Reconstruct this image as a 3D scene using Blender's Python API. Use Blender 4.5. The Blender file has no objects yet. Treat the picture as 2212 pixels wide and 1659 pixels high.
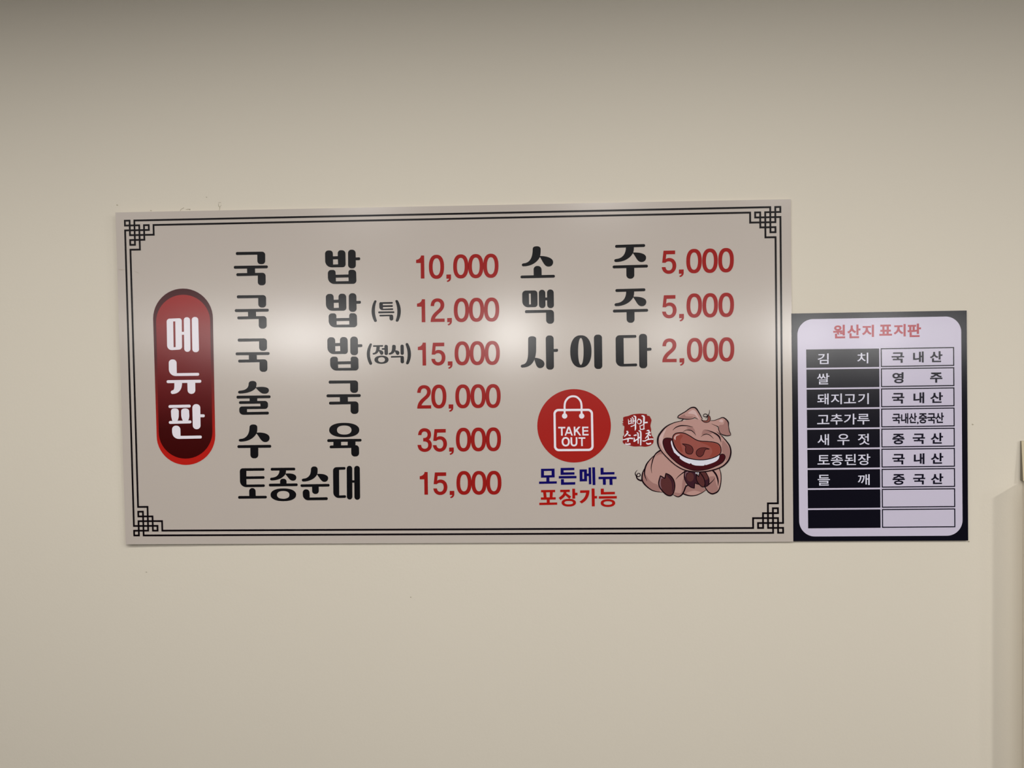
import bpy, math, random
from mathutils import Vector, Matrix
from mathutils.geometry import tessellate_polygon

random.seed(4)
SC = bpy.context.scene
COL = SC.collection

# ------------------------------------------------------------------ camera
FPX = 1661.0
CX, CY = 1106.0, 829.5
R = ((0.99925542, 0.01466117, 0.03568823),
     (-0.01366527, 0.99951476, -0.0279913),
     (-0.03608129, 0.02748277, 0.99897089))          # board (right, down, into wall) -> camera
CU, CV, CW = 1.1369649, 0.4210363, -2.04581076        # camera in board coordinates
FRONT = 0.005                                         # board faces stand this far off the wall (wall at y = 0)
CAMZ = 1.65
CAM = Vector((0.0, CW - FRONT, CAMZ))

def w3(u, v, w):                                      # board directions -> world directions
    return Vector((u, w, -v))

ax = w3(R[0][0], R[0][1], R[0][2])
ay = -w3(R[1][0], R[1][1], R[1][2])
az = -w3(R[2][0], R[2][1], R[2][2])
cam_data = bpy.data.cameras.new('camera')
cam_data.sensor_fit = 'HORIZONTAL'
cam_data.sensor_width = 36.0
cam_data.lens = FPX / 2212.0 * 36.0
cam_data.clip_start = 0.05
cam = bpy.data.objects.new('camera', cam_data)
M = Matrix((ax, ay, az)).transposed().to_4x4()
M.translation = CAM
cam.matrix_world = M
COL.objects.link(cam)
SC.camera = cam

# ------------------------------------------------------------------ world, lamps, exposure
SC.view_settings.view_transform = 'Standard'
SC.view_settings.look = 'None'
SC.view_settings.exposure = 0.06
SC.view_settings.gamma = 1.0
SC.view_settings.use_curve_mapping = False
SC.cycles.use_denoising = True
wd = bpy.data.worlds.new('world')
SC.world = wd
wd.use_nodes = True
wd.node_tree.nodes['Background'].inputs[0].default_value = (0.9, 0.95, 1.0, 1)
wd.node_tree.nodes['Background'].inputs[1].default_value = 0.02

CEIL = 2.86
LAMP = (1.0, 0.985, 0.965)
def ceiling_lamp(x, y, w, spread, size=0.32, z=CEIL - 0.02):
    d = bpy.data.lights.new('ceiling_lamp', 'AREA')
    d.shape = 'SQUARE'; d.size = size; d.energy = w; d.color = LAMP
    d.spread = math.radians(spread)
    o = bpy.data.objects.new('ceiling_lamp', d)
    o.location = (x, y, z)
    COL.objects.link(o)
def glare_lamp(x, y, z, w, r=0.2):
    d = bpy.data.lights.new('glare_lamp', 'POINT')
    d.shadow_soft_size = r; d.energy = w; d.color = LAMP
    o = bpy.data.objects.new('glare_lamp', d)
    o.location = (x, y, z)
    COL.objects.link(o)
for x, w in ((-3.3, 10.0), (-1.9, 13.0), (-0.6, 15.0), (0.55, 14.0), (1.55, 6.5)):      # ceiling panels close to the wall
    ceiling_lamp(x, -1.5, w, 173.0)
for x, w in ((-2.6, 9.0), (-1.1, 12.0), (0.4, 13.0), (1.5, 5.0)):   # second row, brightest on the right (below)
    ceiling_lamp(x, -2.75, w, 177.0)
ceiling_lamp(2.2, -2.4, 9.0, 177.0, 0.26)
ceiling_lamp(3.85, -2.4, 80.0, 177.0, 0.26)
ceiling_lamp(5.9, -3.0, 50.0, 177.0, 0.26)
# unseen lamps added behind the camera for the glare blobs on the boards
for x, z, w in ((-2.75, 1.93, 7.0), (-2.2, 1.93, 16.0), (-1.7, 1.93, 12.0), (-0.25, 1.91, 19.0), (1.2, 1.88, 7.0), (2.4, 1.85, 20.0), (3.05, 1.85, 19.0), (3.7, 1.85, 11.0)):
    glare_lamp(x, -5.0, z, w)
d = bpy.data.lights.new('glare_strip', 'AREA')             # unseen strip, added to spread the glare band along the boards
d.shape = 'RECTANGLE'; d.size = 7.0; d.size_y = 0.12; d.energy = 15.0; d.color = LAMP
o = bpy.data.objects.new('glare_strip', d)
o.location = (0.0, -5.2, 1.92); o.rotation_euler = (math.radians(90), 0, 0)
COL.objects.link(o)

# ------------------------------------------------------------------ helpers
def srgb(c):
    c = c / 255.0
    return c / 12.92 if c <= 0.04045 else ((c + 0.055) / 1.055) ** 2.4
EXPO = 0.75
def ink(r, g, b):
    return tuple(min(0.92, srgb(k) / EXPO) for k in (r, g, b)) + (1.0,)

def mat(name, col, rough=0.5, spec=0.5):
    m = bpy.data.materials.new(name)
    m.use_nodes = True
    b = m.node_tree.nodes['Principled BSDF']
    b.inputs['Base Color'].default_value = col
    b.inputs['Roughness'].default_value = rough
    b.inputs['Specular IOR Level'].default_value = spec
    return m

GR, GS = 0.175, 0.5                                     # gloss of the laminated print
def print_mat(name, r, g, b):
    return mat(name, ink(r, g, b), GR, GS)

def noisy(m, scale, amount, bump=0.0, bscale=200.0):
    """procedural: faint mottling and paint texture"""
    nt = m.node_tree; b = nt.nodes['Principled BSDF']
    tc = nt.nodes.new('ShaderNodeTexCoord')
    n = nt.nodes.new('ShaderNodeTexNoise'); n.inputs['Scale'].default_value = scale; n.inputs['Detail'].default_value = 4
    nt.links.new(tc.outputs['Object'], n.inputs['Vector'])
    mx = nt.nodes.new('ShaderNodeMix'); mx.data_type = 'RGBA'
    c = b.inputs['Base Color'].default_value[:]
    mx.inputs[6].default_value = tuple(k * (1 - amount) for k in c[:3]) + (1,)
    mx.inputs[7].default_value = tuple(min(1, k * (1 + amount)) for k in c[:3]) + (1,)
    nt.links.new(n.outputs['Fac'], mx.inputs[0])
    nt.links.new(mx.outputs[2], b.inputs['Base Color'])
    if bump:
        n2 = nt.nodes.new('ShaderNodeTexNoise'); n2.inputs['Scale'].default_value = bscale; n2.inputs['Detail'].default_value = 3
        nt.links.new(tc.outputs['Object'], n2.inputs['Vector'])
        bp = nt.nodes.new('ShaderNodeBump'); bp.inputs['Strength'].default_value = bump; bp.inputs['Distance'].default_value = 0.002
        nt.links.new(n2.outputs['Fac'], bp.inputs['Height'])
        nt.links.new(bp.outputs['Normal'], b.inputs['Normal'])
    return m

def gradient(m, z0, z1, stops):
    """printed vertical gradient along object Z"""
    nt = m.node_tree; b = nt.nodes['Principled BSDF']
    tc = nt.nodes.new('ShaderNodeTexCoord')
    sp = nt.nodes.new('ShaderNodeSeparateXYZ')
    mr = nt.nodes.new('ShaderNodeMapRange')
    mr.inputs[1].default_value = z0; mr.inputs[2].default_value = z1
    rp = nt.nodes.new('ShaderNodeValToRGB')
    nt.links.new(tc.outputs['Object'], sp.inputs[0]); nt.links.new(sp.outputs['Z'], mr.inputs[0])
    nt.links.new(mr.outputs[0], rp.inputs[0]); nt.links.new(rp.outputs[0], b.inputs['Base Color'])
    e = rp.color_ramp.elements
    while len(e) < len(stops): e.new(0.5)
    for el, (p, c) in zip(e, stops):
        el.position = p; el.color = c
    return m

def new_obj(name, verts, faces, material, parent=None, loc=None, label=None):
    me = bpy.data.meshes.new(name)
    base = Vector(parent['_base']) if parent is not None and '_base' in parent else Vector((0, 0, 0))
    if parent is None and loc is not None: base = Vector(loc)
    me.from_pydata([tuple(Vector(v) - base) for v in verts], [], faces)
    me.materials.append(material)
    o = bpy.data.objects.new(name, me)
    COL.objects.link(o)
    if parent is not None:
        o.parent = parent
        o['_base'] = tuple(base)
    else:
        o.location = base
        o['_base'] = tuple(base)
    if label: o['label'] = label
    return o

def thing(name, loc, label, cat, group=None):
    o = bpy.data.objects.new(name, None)
    o.empty_display_size = 0.05
    o.location = loc; o['_base'] = tuple(loc)
    o['label'] = label; o['category'] = cat
    if group: o['group'] = group
    COL.objects.link(o)
    return o

def part_group(name, parent, label=None):
    e = bpy.data.objects.new(name, None)
    e.empty_display_size = 0.02
    e.parent = parent; e['_base'] = tuple(parent['_base'])
    if label: e['label'] = label
    COL.objects.link(e)
    return e

# where the sight line through a pixel meets the vertical plane y = -d (d metres off the wall)
def at(px, py, d=FRONT):
    x, y = (px - CX) / FPX, (py - CY) / FPX
    dr = ax * x - ay * y - az
    t = (-d - CAM.y) / dr.y
    p = CAM + dr * t
    return Vector((p.x, -d, p.z))

class Crop:                                            # measuring frame: enlarged view of part of the photograph
    def __init__(s, x0, y0, x1, y1, W):
        s.x0, s.y0, s.k = x0, y0, (x1 - x0) / W
    def px(s, p):
        return (s.x0 + p[0] * s.k, s.y0 + p[1] * s.k)

# ---- outlines (crop coordinates) -> list of loops
def rp(pts, seg=6):
    """polygon with rounded corners: (x, y, radius)"""
    n = len(pts); out = []
    for i in range(n):
        a = Vector(pts[i - 1][:2]); b = Vector(pts[i][:2]); c = Vector(pts[(i + 1) % n][:2])
        r = pts[i][2] if len(pts[i]) > 2 else 0
        if r <= 0: out.append(tuple(b)); continue
        d1 = (a - b); d2 = (c - b); l1, l2 = d1.length, d2.length
        d1 /= l1; d2 /= l2
        r = min(r, 0.5 * l1, 0.5 * l2)
        p0 = b + d1 * r; p2 = b + d2 * r
        k = 0.5523
        c0 = p0 + (b - p0) * k; c1 = p2 + (b - p2) * k
        for j in range(seg + 1):
            t = j / seg; s = 1 - t
            q = p0 * s**3 + c0 * 3 * s * s * t + c1 * 3 * s * t * t + p2 * t**3
            out.append((q.x, q.y))
    return out
def box(x0, y0, x1, y1): return [(x0, y0), (x1, y0), (x1, y1), (x0, y1)]
def ell(cx, cy, rx, ry, n=2.0, seg=40):
    out = []
    for i in range(seg):
        a = 2 * math.pi * i / seg
        c, s = math.cos(a), math.sin(a)
        out.append((cx + rx * math.copysign(abs(c) ** (2 / n), c), cy + ry * math.copysign(abs(s) ** (2 / n), s)))
    return out
def path(s, seg=8):
    """'M x y L x y C x y x y x y' closed outline"""
    tk = s.replace('(', ' ').replace(')', ' ').replace(',', ' ')
    for ch in 'MLC': tk = tk.replace(ch, ' ' + ch + ' ')
    tk = tk.split(); i = 0; out = []; cmd = None
    while i < len(tk):
        if tk[i] in 'MLC': cmd = tk[i]; i += 1
        if cmd in 'ML':
            out.append((float(tk[i]), float(tk[i + 1]))); i += 2
        else:
            v = [float(t) for t in tk[i:i + 6]]; i += 6
            p0 = out[-1]
            for j in range(1, seg + 1):
                t = j / seg; q = 1 - t
                out.append(tuple(q**3 * p0[k] + 3 * q * q * t * v[k] + 3 * q * t * t * v[2 + k] + t**3 * v[4 + k] for k in (0, 1)))
    if math.dist(out[0], out[-1]) < 1e-6: out.pop()
    return out
def blob(pts, seg=5, sharp=()):
    """smooth closed outline through the points (Catmull-Rom); indices in sharp stay corners"""
    n = len(pts); out = []
    for i in range(n):
        p0, p1, p2, p3 = (Vector(pts[(i + k) % n]) for k in (-1, 0, 1, 2))
        m1 = (p2 - p0) * 0.5; m2 = (p3 - p1) * 0.5
        if i in sharp: m1 = p2 - p1
        if (i + 1) % n in sharp: m2 = p2 - p1
        for j in range(seg):
            t = j / seg
            h = (2*t**3 - 3*t*t + 1) * p1 + (t**3 - 2*t*t + t) * m1 + (-2*t**3 + 3*t*t) * p2 + (t**3 - t*t) * m2
            out.append((h.x, h.y))
    return out
def ribbon(pts, seg=6, closed=False, w=None, straight=False):
    """brush stroke: (x, y, width) centre line -> outline loop"""
    n = len(pts)
    if w is not None: pts = [(p[0], p[1], w) for p in pts]
    c = []
    if straight: c = [Vector(p) for p in pts]
    else:
        rng = n if closed else n - 1
        for i in range(rng):
            if closed: p0, p1, p2, p3 = (Vector(pts[(i + k) % n]) for k in (-1, 0, 1, 2))
            else:
                p1, p2 = Vector(pts[i]), Vector(pts[i + 1])
                p0 = Vector(pts[i - 1]) if i else p1 * 2 - p2
                p3 = Vector(pts[i + 2]) if i + 2 < n else p2 * 2 - p1
            for j in range(seg):
                t = j / seg
                c.append(0.5 * ((2 * p1) + (p2 - p0) * t + (2*p0 - 5*p1 + 4*p2 - p3) * t*t + (3*p1 - p0 - 3*p2 + p3) * t**3))
        if not closed: c.append(Vector(pts[-1]))
    L, Rr = [], []
    m = len(c)
    for i in range(m):
        a = c[i - 1] if (i or closed) else c[i]; b = c[(i + 1) % m] if (i < m - 1 or closed) else c[i]
        d = Vector((b.x - a.x, b.y - a.y)); d.normalize()
        nn = Vector((-d.y, d.x)) * max(c[i].z, 0.5) * 0.5
        L.append((c[i].x + nn.x, c[i].y + nn.y)); Rr.append((c[i].x - nn.x, c[i].y - nn.y))
    return ('strip', L, Rr, closed)

class Sheet:
    """collects flat printed outlines lying on the board face and links them as one mesh"""
    def __init__(s, lift=None):
        s.v = []; s.f = []; s.k = 0; s.lift = lift
    def _add(s, pts, z):
        b = len(s.v)
        for p in pts:
            q = Vector((p.x, -(FRONT + z), p.z))
            if s.lift: q = s.lift(q)
            s.v.append(q)
        return b
    def add(s, crop, shapes, z, shift=None):
        """shapes: list of outlines; an outline may be a loop, a list of loops (holes follow) or a brush strip"""
        for sh in shapes:
            zz = z + (s.k % 6) * 0.000006; s.k += 1
            conv = (lambda p: at(*crop.px(p))) if crop else (lambda p: at(*p))
            if isinstance(sh, tuple) and sh[0] == 'strip':
                _, L, Rr, closed = sh
                A = [conv(p) for p in L]; B = [conv(p) for p in Rr]
                if shift: A = [p + shift for p in A]; B = [p + shift for p in B]
                b = s._add(A + B, zz); n = len(A)
                for i in range(n if closed else n - 1):
                    j = (i + 1) % n
                    s.f.append((b + i, b + j, b + n + j, b + n + i))
                continue
            loops = sh if isinstance(sh[0], list) else [sh]
            P = [[conv(p) for p in lp] for lp in loops]
            if shift: P = [[p + shift for p in lp] for lp in P]
            flat = [p for lp in P for p in lp]
            b = s._add(flat, zz)
            for t in tessellate_polygon([[Vector((p.x, p.z, 0)) for p in lp] for lp in P]):
                s.f.append(tuple(b + i for i in t))
    def build(s, name, material, parent, label=None):
        # make every face look towards the room (-y)
        fs = []
        for f in s.f:
            a, b, c = s.v[f[0]], s.v[f[1]], s.v[f[2]]
            fs.append(f if (b - a).cross(c - a).y <= 0 else tuple(reversed(f)))
        o = new_obj(name, s.v, fs, material, parent, label=label)
        if s.lift:                                     # print follows the smooth bend of the sheet under it
            nm = []
            for p in s.v:
                e = 0.002
                gx = (bend(p.x + e, p.z) - bend(p.x - e, p.z)) / (2 * e); gz = (bend(p.x, p.z + e) - bend(p.x, p.z - e)) / (2 * e)
                n = Vector((-gx, -1.0, -gz)); n.normalize(); nm.append(n)
            for q in o.data.polygons: q.use_smooth = True
            o.data.normals_split_custom_set_from_vertices(nm)
        return o

def boxmesh(name, p0, p1, material, parent=None, bevel=0.0, loc=None):
    x0, y0, z0 = p0; x1, y1, z1 = p1
    v = [(x0,y0,z0),(x1,y0,z0),(x1,y1,z0),(x0,y1,z0),(x0,y0,z1),(x1,y0,z1),(x1,y1,z1),(x0,y1,z1)]
    f = [(3,2,1,0),(4,5,6,7),(0,1,5,4),(1,2,6,5),(2,3,7,6),(3,0,4,7)]
    o = new_obj(name, v, f, material, parent, loc=loc if loc else ((x0+x1)/2, (y0+y1)/2, z0) if parent is None else None)
    if bevel:
        bv = o.modifiers.new('bevel', 'BEVEL'); bv.width = bevel; bv.segments = 2
    return o
def struct(o):
    o['kind'] = 'structure'
    return o

# ------------------------------------------------------------------ the room
WALL = noisy(mat('beige_wall_paint', ink(200, 192, 177), 0.62, 0.25), 1.3, 0.012, 0.10, 160.0)
CEILM = noisy(mat('ceiling_paint', (0.22, 0.22, 0.218, 1), 0.8, 0.2), 2.0, 0.02)
PANELW = noisy(mat('dark_wood_panelling', (0.085, 0.07, 0.06, 1), 0.5, 0.3), 4.0, 0.15)
FLOOR = noisy(mat('floor_vinyl', (0.03, 0.029, 0.028, 1), 0.45, 0.4), 3.0, 0.06)
XL, XR, YB = -3.6, 7.2, -9.0
T = 0.12
wall_back = struct(boxmesh('wall_back', (XL - T, 0.0, 0), (XR + T, T, CEIL), WALL))
struct(boxmesh('floor', (XL - T, YB - T, -T), (XR + T, T, 0.0), FLOOR))
struct(boxmesh('ceiling', (XL - T, YB - T, CEIL), (XR + T, T, CEIL + T), CEILM))
struct(boxmesh('wall_left', (XL - T, YB, 0), (XL, 0, CEIL), PANELW))
struct(boxmesh('wall_right', (XR, YB, 0), (XR + T, 0, CEIL), PANELW))
struct(boxmesh('wall_front', (XL - T, YB - T, 0), (XR + T, YB, CEIL), PANELW))

# low step in the wall at the right edge of the view, its flat top a narrow ledge
led = at(2209.3, 1037.5, 0.0)
ledge = struct(boxmesh('trim_1', (led.x, -0.07, 0.0), (led.x + 1.6, 0.0, led.z), WALL, bevel=0.002))

# specks and glue residue on the wall paint around the boards
MARK = mat('dirty_mark', ink(160, 151, 132), 0.7, 0.2)
def marks(name, strokes, label):
    v = []; f = []
    for s in strokes:
        kind, L, Rr, cl = ribbon(s, seg=3)
        A = [at(*p, 0.0004) for p in L]; B = [at(*p, 0.0004) for p in Rr]
        b = len(v); n = len(A); v += A + B
        f += [(b + i, b + i + 1, b + n + i + 1, b + n + i) for i in range(n - 1)]
    return new_obj(name, v, f, MARK, wall_back, label=label)
cg = Crop(370, 425, 500, 470, 2212)
g = lambda pts: [cg.px(p) + (p[2] * cg.k,) for p in pts]
marks('glue_mark', [g([(330,520,20),(360,465,16),(420,425,14),(465,405,22)]), g([(530,475,12),(620,460,24),(690,470,30)]), g([(690,440,10),(680,490,16)])], 'grey glue smear')
marks('glue_mark', [g([(1720,225,8),(1790,210,18),(1830,225,8)]), g([(1735,250,14),(1735,330,22),(1780,390,24),(1765,510,10)]), g([(1840,300,8),(1790,380,16)])], 'grey glue smear')
for (x, y, r) in ((2101, 917, 1.8), (316, 1236, 1.6), (887, 1290, 1.3), (446, 426, 1.2), (2092.5, 1170, 1.8), (326, 455, 1.5), (253, 443, 1.6)):
    marks('wall_speck', [[(x - r, y, 0.5), (x - r * .4, y - .2, r * 1.5), (x + r * .5, y + .2, r * 1.2), (x + r * 1.4, y, 0.5)]], 'dark speck')

# placard standing on the ledge and leaning on the wall, cut off by the frame
CARD = mat('placard_card', ink(186, 174, 146), 0.5, 0.4)
GAP_SHADE = mat('placard_gap_shade', ink(116, 109, 95), 0.6, 0.3)  # dark grey stands in for the shade in the gap behind the card
a = at(2204.5, 952.5, 0.004)
zb = led.z + 0.0005; top = a.z
px0 = at(2203.3, 990, 0.0).x
card = thing('placard', (px0 + 0.15, -0.007, zb), '', 'placard')
FR = [(px0, -0.0140, zb), (px0 + 0.30, -0.0140, zb), (px0 + 0.30, -0.0060, top), (px0, -0.0060, top)]
BK = [(px0, -0.0003, zb), (px0 + 0.30, -0.0003, zb), (px0 + 0.30, -0.0003, top), (px0, -0.0003, top)]
new_obj('front', FR + [(x + (0.0004 if k in (0, 3) else 0), y + 0.0012, z) for k, (x, y, z) in enumerate(FR)], [(0,1,2,3),(4,7,6,5),(0,4,5,1),(1,5,6,2),(2,6,7,3),(3,7,4,0)], CARD, card)
new_obj('side', [(x + 0.0006, y + (0.0012 if k < 4 else 0), z) for k, (x, y, z) in enumerate(FR + BK)], [(0,1,2,3),(4,7,6,5),(0,4,5,1),(1,5,6,2),(2,6,7,3),(3,7,4,0)], GAP_SHADE, card, label='painted shade of the gap behind the card')
card['label'] = 'beige wedge shaped placard standing on the wall ledge at the right edge'
card['category'] = 'placard'

# ------------------------------------------------------------------ menu board
PANEL = mat('board_print', ink(178, 168, 159), GR, 1.0)
INK_K = print_mat('ink_black', 12, 11, 14)
INK_B = print_mat('ink_border', 8, 3, 7)
INK_R = print_mat('ink_red', 141, 24, 21)
INK_W = print_mat('ink_white', 216, 210, 220)
INK_N = print_mat('ink_navy', 12, 6, 88)
INK_R2 = print_mat('ink_bright_red', 158, 20, 14)

PC = [(249.3, 458.9), (1708.4, 430.1), (1713.6, 1170.3), (271.5, 1175.9)]     # panel corners
OC = [(267.8, 474.9), (1687.5, 444.95), (1693.6, 1152.7), (288.3, 1158.5)]    # outer corners of the printed border
PW = [at(*p) for p in PC]
def bil(Q, a, b):
    return Q[0] * (1 - a) * (1 - b) + Q[1] * a * (1 - b) + Q[2] * a * b + Q[3] * (1 - a) * b
def bend(x, z):
    """the left end of the thin board bends a little off the wall, most at the top"""
    zt = (z - PW[3].z) / (PW[0].z - PW[3].z)
    xl = PW[3].x + (PW[0].x - PW[3].x) * zt
    h = 0.50
    s = max(0.0, (h - (x - xl)) / h) ** 2
    return 0.013 * s * (0.35 + 0.65 * min(1, max(0, zt)))
def curl(p):
    L = bend(p.x, p.z)
    k = (-FRONT - L - CAM.y) / (-FRONT - CAM.y)        # where the same sight line meets the bent sheet
    return Vector((CAM.x + (p.x - CAM.x) * k, p.y - L, CAM.z + (p.z - CAM.z) * k))

board = thing('menu_board', (bil(PW, .5, 1).x, 0.0, PW[2].z), 'wide beige menu board with black Korean dish names and red prices', 'sign')
# panel: thin sheet, bent near its left edge
v = []; f = []
us = [i * .28 / 16 for i in range(17)] + [.46, .64, .82, 1.0]; NR = 12
for side in (0, 1):
    for j in range(NR + 1):
        for u in us:
            p = bil(PW, u, j / NR)
            p = curl(p)
            if side: p = p + Vector((0, 0.0042, 0))
            v.append(p)
nc = len(us); off = nc * (NR + 1)
for j in range(NR):
    for i in range(nc - 1):
        q = j * nc + i
        f.append((q + nc, q + nc + 1, q + 1, q))
        f.append((off + q, off + q + 1, off + q + nc + 1, off + q + nc))
for i in range(nc - 1):
    f.append((i, i + 1, off + i + 1, off + i))
    q = NR * nc + i
    f.append((q + 1, q, off + q, off + q + 1))
for j in range(NR):
    q = j * nc
    f.append((q + nc, q, off + q, off + q + nc))
    q = j * nc + nc - 1
    f.append((q, q + nc, off + q + nc, off + q))
panel = new_obj('panel', v, f, PANEL, board)
Z1, Z2, Z3, Z4 = 0.0004, 0.0007, 0.0010, 0.0013

# crease in the laminate at the left edge
SCUFF = print_mat('scuff', 164, 153, 140)
cs = Crop(220, 560, 340, 620, 2212)
for st in ([(660,400,8),(740,415,30),(830,415,20),(930,410,10)], [(1290,470,8),(1390,520,22),(1490,560,14)]):
    sc = Sheet(curl); sc.add(cs, [ribbon(st)], Z1)
    sc.build('crease', SCUFF, board, 'faint crease in the laminate')

# printed border: four interlaced corner ornaments and the double lines between them
OW = [at(*p) for p in OC]
WB = ((OW[1] - OW[0]).length + (OW[2] - OW[3]).length) / 2
HB = ((OW[3] - OW[0]).length + (OW[2] - OW[1]).length) / 2
STEP, TH = 0.01305, 0.0048
def rect_on(sh, a0, b0, a1, b1, z):
    n = max(1, int(max(a1 - a0, b1 - b0) / 0.02))
    for i in range(n):
        if a1 - a0 > b1 - b0: q = (a0 + (a1 - a0) * i / n, b0, a0 + (a1 - a0) * (i + 1) / n, b1)
        else: q = (a0, b0 + (b1 - b0) * i / n, a1, b0 + (b1 - b0) * (i + 1) / n)
        P = [bil(OW, x / WB, y / HB) for x, y in ((q[0], q[1]), (q[2], q[1]), (q[2], q[3]), (q[0], q[3]))]
        b = sh._add(P, z); sh.f.append((b, b + 1, b + 2, b + 3))
SEGS = [(0,0,1,0),(0,0,0,1),(0,1,3,1),(1,0,1,3),(2,0,2,5),(0,2,5,2),(3,1,3,6),(1,3,6,3),(4,1,4,4),(4,1,5,1),(5,1,5,2),
        (1,4,4,4),(1,4,1,5),(1,5,2,5),(1,6,3,6),(6,1,6,3)]
def place(c, fx, fy):
    return (WB - c[0] if fx else c[0], HB - c[1] if fy else c[1])
for fx in (0, 1):
    for fy in (0, 1):
        sh = Sheet(curl)
        for k, (i0, j0, i1, j1) in enumerate(SEGS):
            A = place((i0 * STEP, j0 * STEP), fx, fy); B = place((i1 * STEP + TH, j1 * STEP + TH), fx, fy)
            rect_on(sh, min(A[0], B[0]), min(A[1], B[1]), max(A[0], B[0]), max(A[1], B[1]), Z1 + (k % 16) * 0.00001)
        sh.build('corner_ornament', INK_B, board)
for kk, (idx, start) in enumerate(((0, 2), (1, 6))):
    a0 = start * STEP
    for fy in (0, 1):
        sh = Sheet(curl)
        y = idx * STEP if not fy else HB - idx * STEP - TH
        rect_on(sh, a0 + TH * .5, y, WB - a0 - TH * .5, y + TH, Z1 + 0.0002 + kk * 0.00002)
        sh.build('border_line', INK_B, board)
    for fx in (0, 1):
        sh = Sheet(curl)
        x = idx * STEP if not fx else WB - idx * STEP - TH
        rect_on(sh, x, a0 + TH * .5, x + TH, HB - a0 - TH * .5, Z1 + 0.0002 + kk * 0.00002)
        sh.build('border_line', INK_B, board)

# ---- title badge
ct = Crop(300, 600, 500, 1020, 790)
def capsule(xt, yt, rt, xb, yb, rb, seg=24):
    out = [(xt + rt * math.cos(math.pi + math.pi * i / seg), yt + rt * math.sin(math.pi + math.pi * i / seg)) for i in range(seg + 1)]
    out += [(xb + rb * math.cos(math.pi * i / seg), yb + rb * math.sin(math.pi * i / seg)) for i in range(seg + 1)]
    return out
zt = at(395, 624).z - board.location.z; zb_ = at(402, 1003).z - board.location.z
RIM = gradient(print_mat('badge_rim', 80, 30, 30), zb_, zt, [(0.0, ink(172,26,18)), (0.12, ink(168,26,18)), (0.42, ink(112,28,24)), (0.62, ink(76,28,30)), (1.0, ink(66,30,32))])
FACE = gradient(print_mat('badge_face', 130, 30, 30), zb_, zt, [(0.0, ink(52,0,0)), (0.2, ink(58,2,2)), (0.45, ink(92,16,18)), (0.75, ink(124,36,36)), (1.0, ink(150,46,44))])
sh = Sheet(curl); sh.add(ct, [capsule(377, 347, 255, 402, 1347, 250)], Z1)
badge = sh.build('title_badge', RIM, board, 'upright red capsule with the board title')
sh = Sheet(curl); sh.add(ct, [capsule(379, 376, 231, 399, 1314, 229)], Z2)
sh.build('badge_face', FACE, badge, 'red face shading to dark maroon')
TITLE = [
 [rp([(238,350,25),(367,345,22),(370,612,25),(243,620,42)]), [(294,373),(312,372),(315,592),(298,593)]],
 [(365,462),(395,461),(395,486),(365,487)],
 rp([(384,337,25),(438,337,25),(442,632,25),(389,632,25)]), rp([(452,335,25),(508,335,25),(515,635,25),(458,635,25)]),
 rp([(256,697,30),(323,697,30),(325,814,0),(516,811,11),(516,836,11),(258,839,58)]),
 rp([(238,874,12),(534,870,12),(534,896,12),(238,899,12)]),
 path('M 304 895 L 370 893 C 372 950 345 990 290 992 C 268 992 268 962 290 960 C 305 958 305 930 304 895'),
 rp([(415,893,0),(482,893,0),(484,990,32),(418,992,32)]),
 rp([(254,1086,12),(444,1082,12),(444,1107,12),(254,1111,12)]),
 path('M 275 1142 C 275 1120 290 1115 308 1115 C 328 1115 342 1122 342 1142 L 342 1180 C 340 1200 335 1210 330 1224 L 288 1224 C 282 1205 278 1190 277 1175 L 275 1142'),
 path('M 362 1140 C 362 1120 378 1115 396 1115 C 415 1115 430 1122 430 1140 L 432 1175 C 432 1195 427 1208 420 1222 L 380 1224 C 368 1205 364 1190 363 1175 L 362 1140'),
 rp([(257,1222,12),(450,1217,12),(450,1242,12),(257,1247,12)]),
 rp([(457,1078,32),(525,1078,32),(528,1292,32),(462,1292,32)]), rp([(520,1165,0),(563,1165,10),(563,1190,10),(520,1190,0)]),
 rp([(284,1262,32),(355,1262,32),(357,1349,0),(538,1346,11),(538,1371,11),(287,1376,60)])]
for sl in (slice(0, 4), slice(4, 8), slice(8, 15)):
    sh = Sheet(curl); sh.add(ct, TITLE[sl], Z3)
    sh.build('syllable', INK_W, badge, 'white title syllable')

# ---- big syllables
c3 = Crop(490, 520, 800, 720, 2212); c4 = Crop(490, 710, 800, 910, 2212); c5 = Crop(490, 900, 800, 1100, 2212)
c6 = Crop(780, 530, 1110, 730, 2212); c7 = Crop(780, 720, 1110, 900, 2212); c8 = Crop(880, 900, 1110, 1090, 2008)
cA = Crop(1100, 510, 1430, 710, 2212); cB = Crop(1100, 700, 1430, 900, 2212)
cC = Crop(1400, 510, 1730, 710, 2212); cD = Crop(1400, 690, 1730, 890, 2212)
GL = {}
GL['guk'] = (c3, (140, 174), [
 rp([(140,174,20),(592,168,50),(592,362,50),(472,362,50),(470,215,0),(140,221,20)]),
 rp([(108,388,20),(633,380,20),(633,425,20),(108,433,20)]),
 [(312,428),(435,426),(437,505),(314,507)],
 rp([(147,501,20),(598,493,50),(600,688,50),(478,688,50),(478,538,0),(147,546,20)])])
GL['bap'] = (c3, (1513, 150), [
 [rp([(1513,150,52),(1633,150,52),(1636,240,0),(1710,238,0),(1710,146,52),(1828,146,52),(1832,408,46),(1518,412,98)]), [(1637,288),(1712,285),(1715,364),(1638,367)]],
 rp([(1868,138,52),(1985,138,52),(1990,427,52),(1870,427,52)]),
 rp([(1980,258,0),(2055,255,18),(2056,300,18),(1980,302,0)]),
 [rp([(1557,450,52),(1675,450,52),(1678,525,0),(1875,520,0),(1875,447,52),(1993,447,52),(1998,664,50),(1560,668,98)]), [(1680,570),(1876,566),(1878,622),(1682,626)]]])
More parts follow.
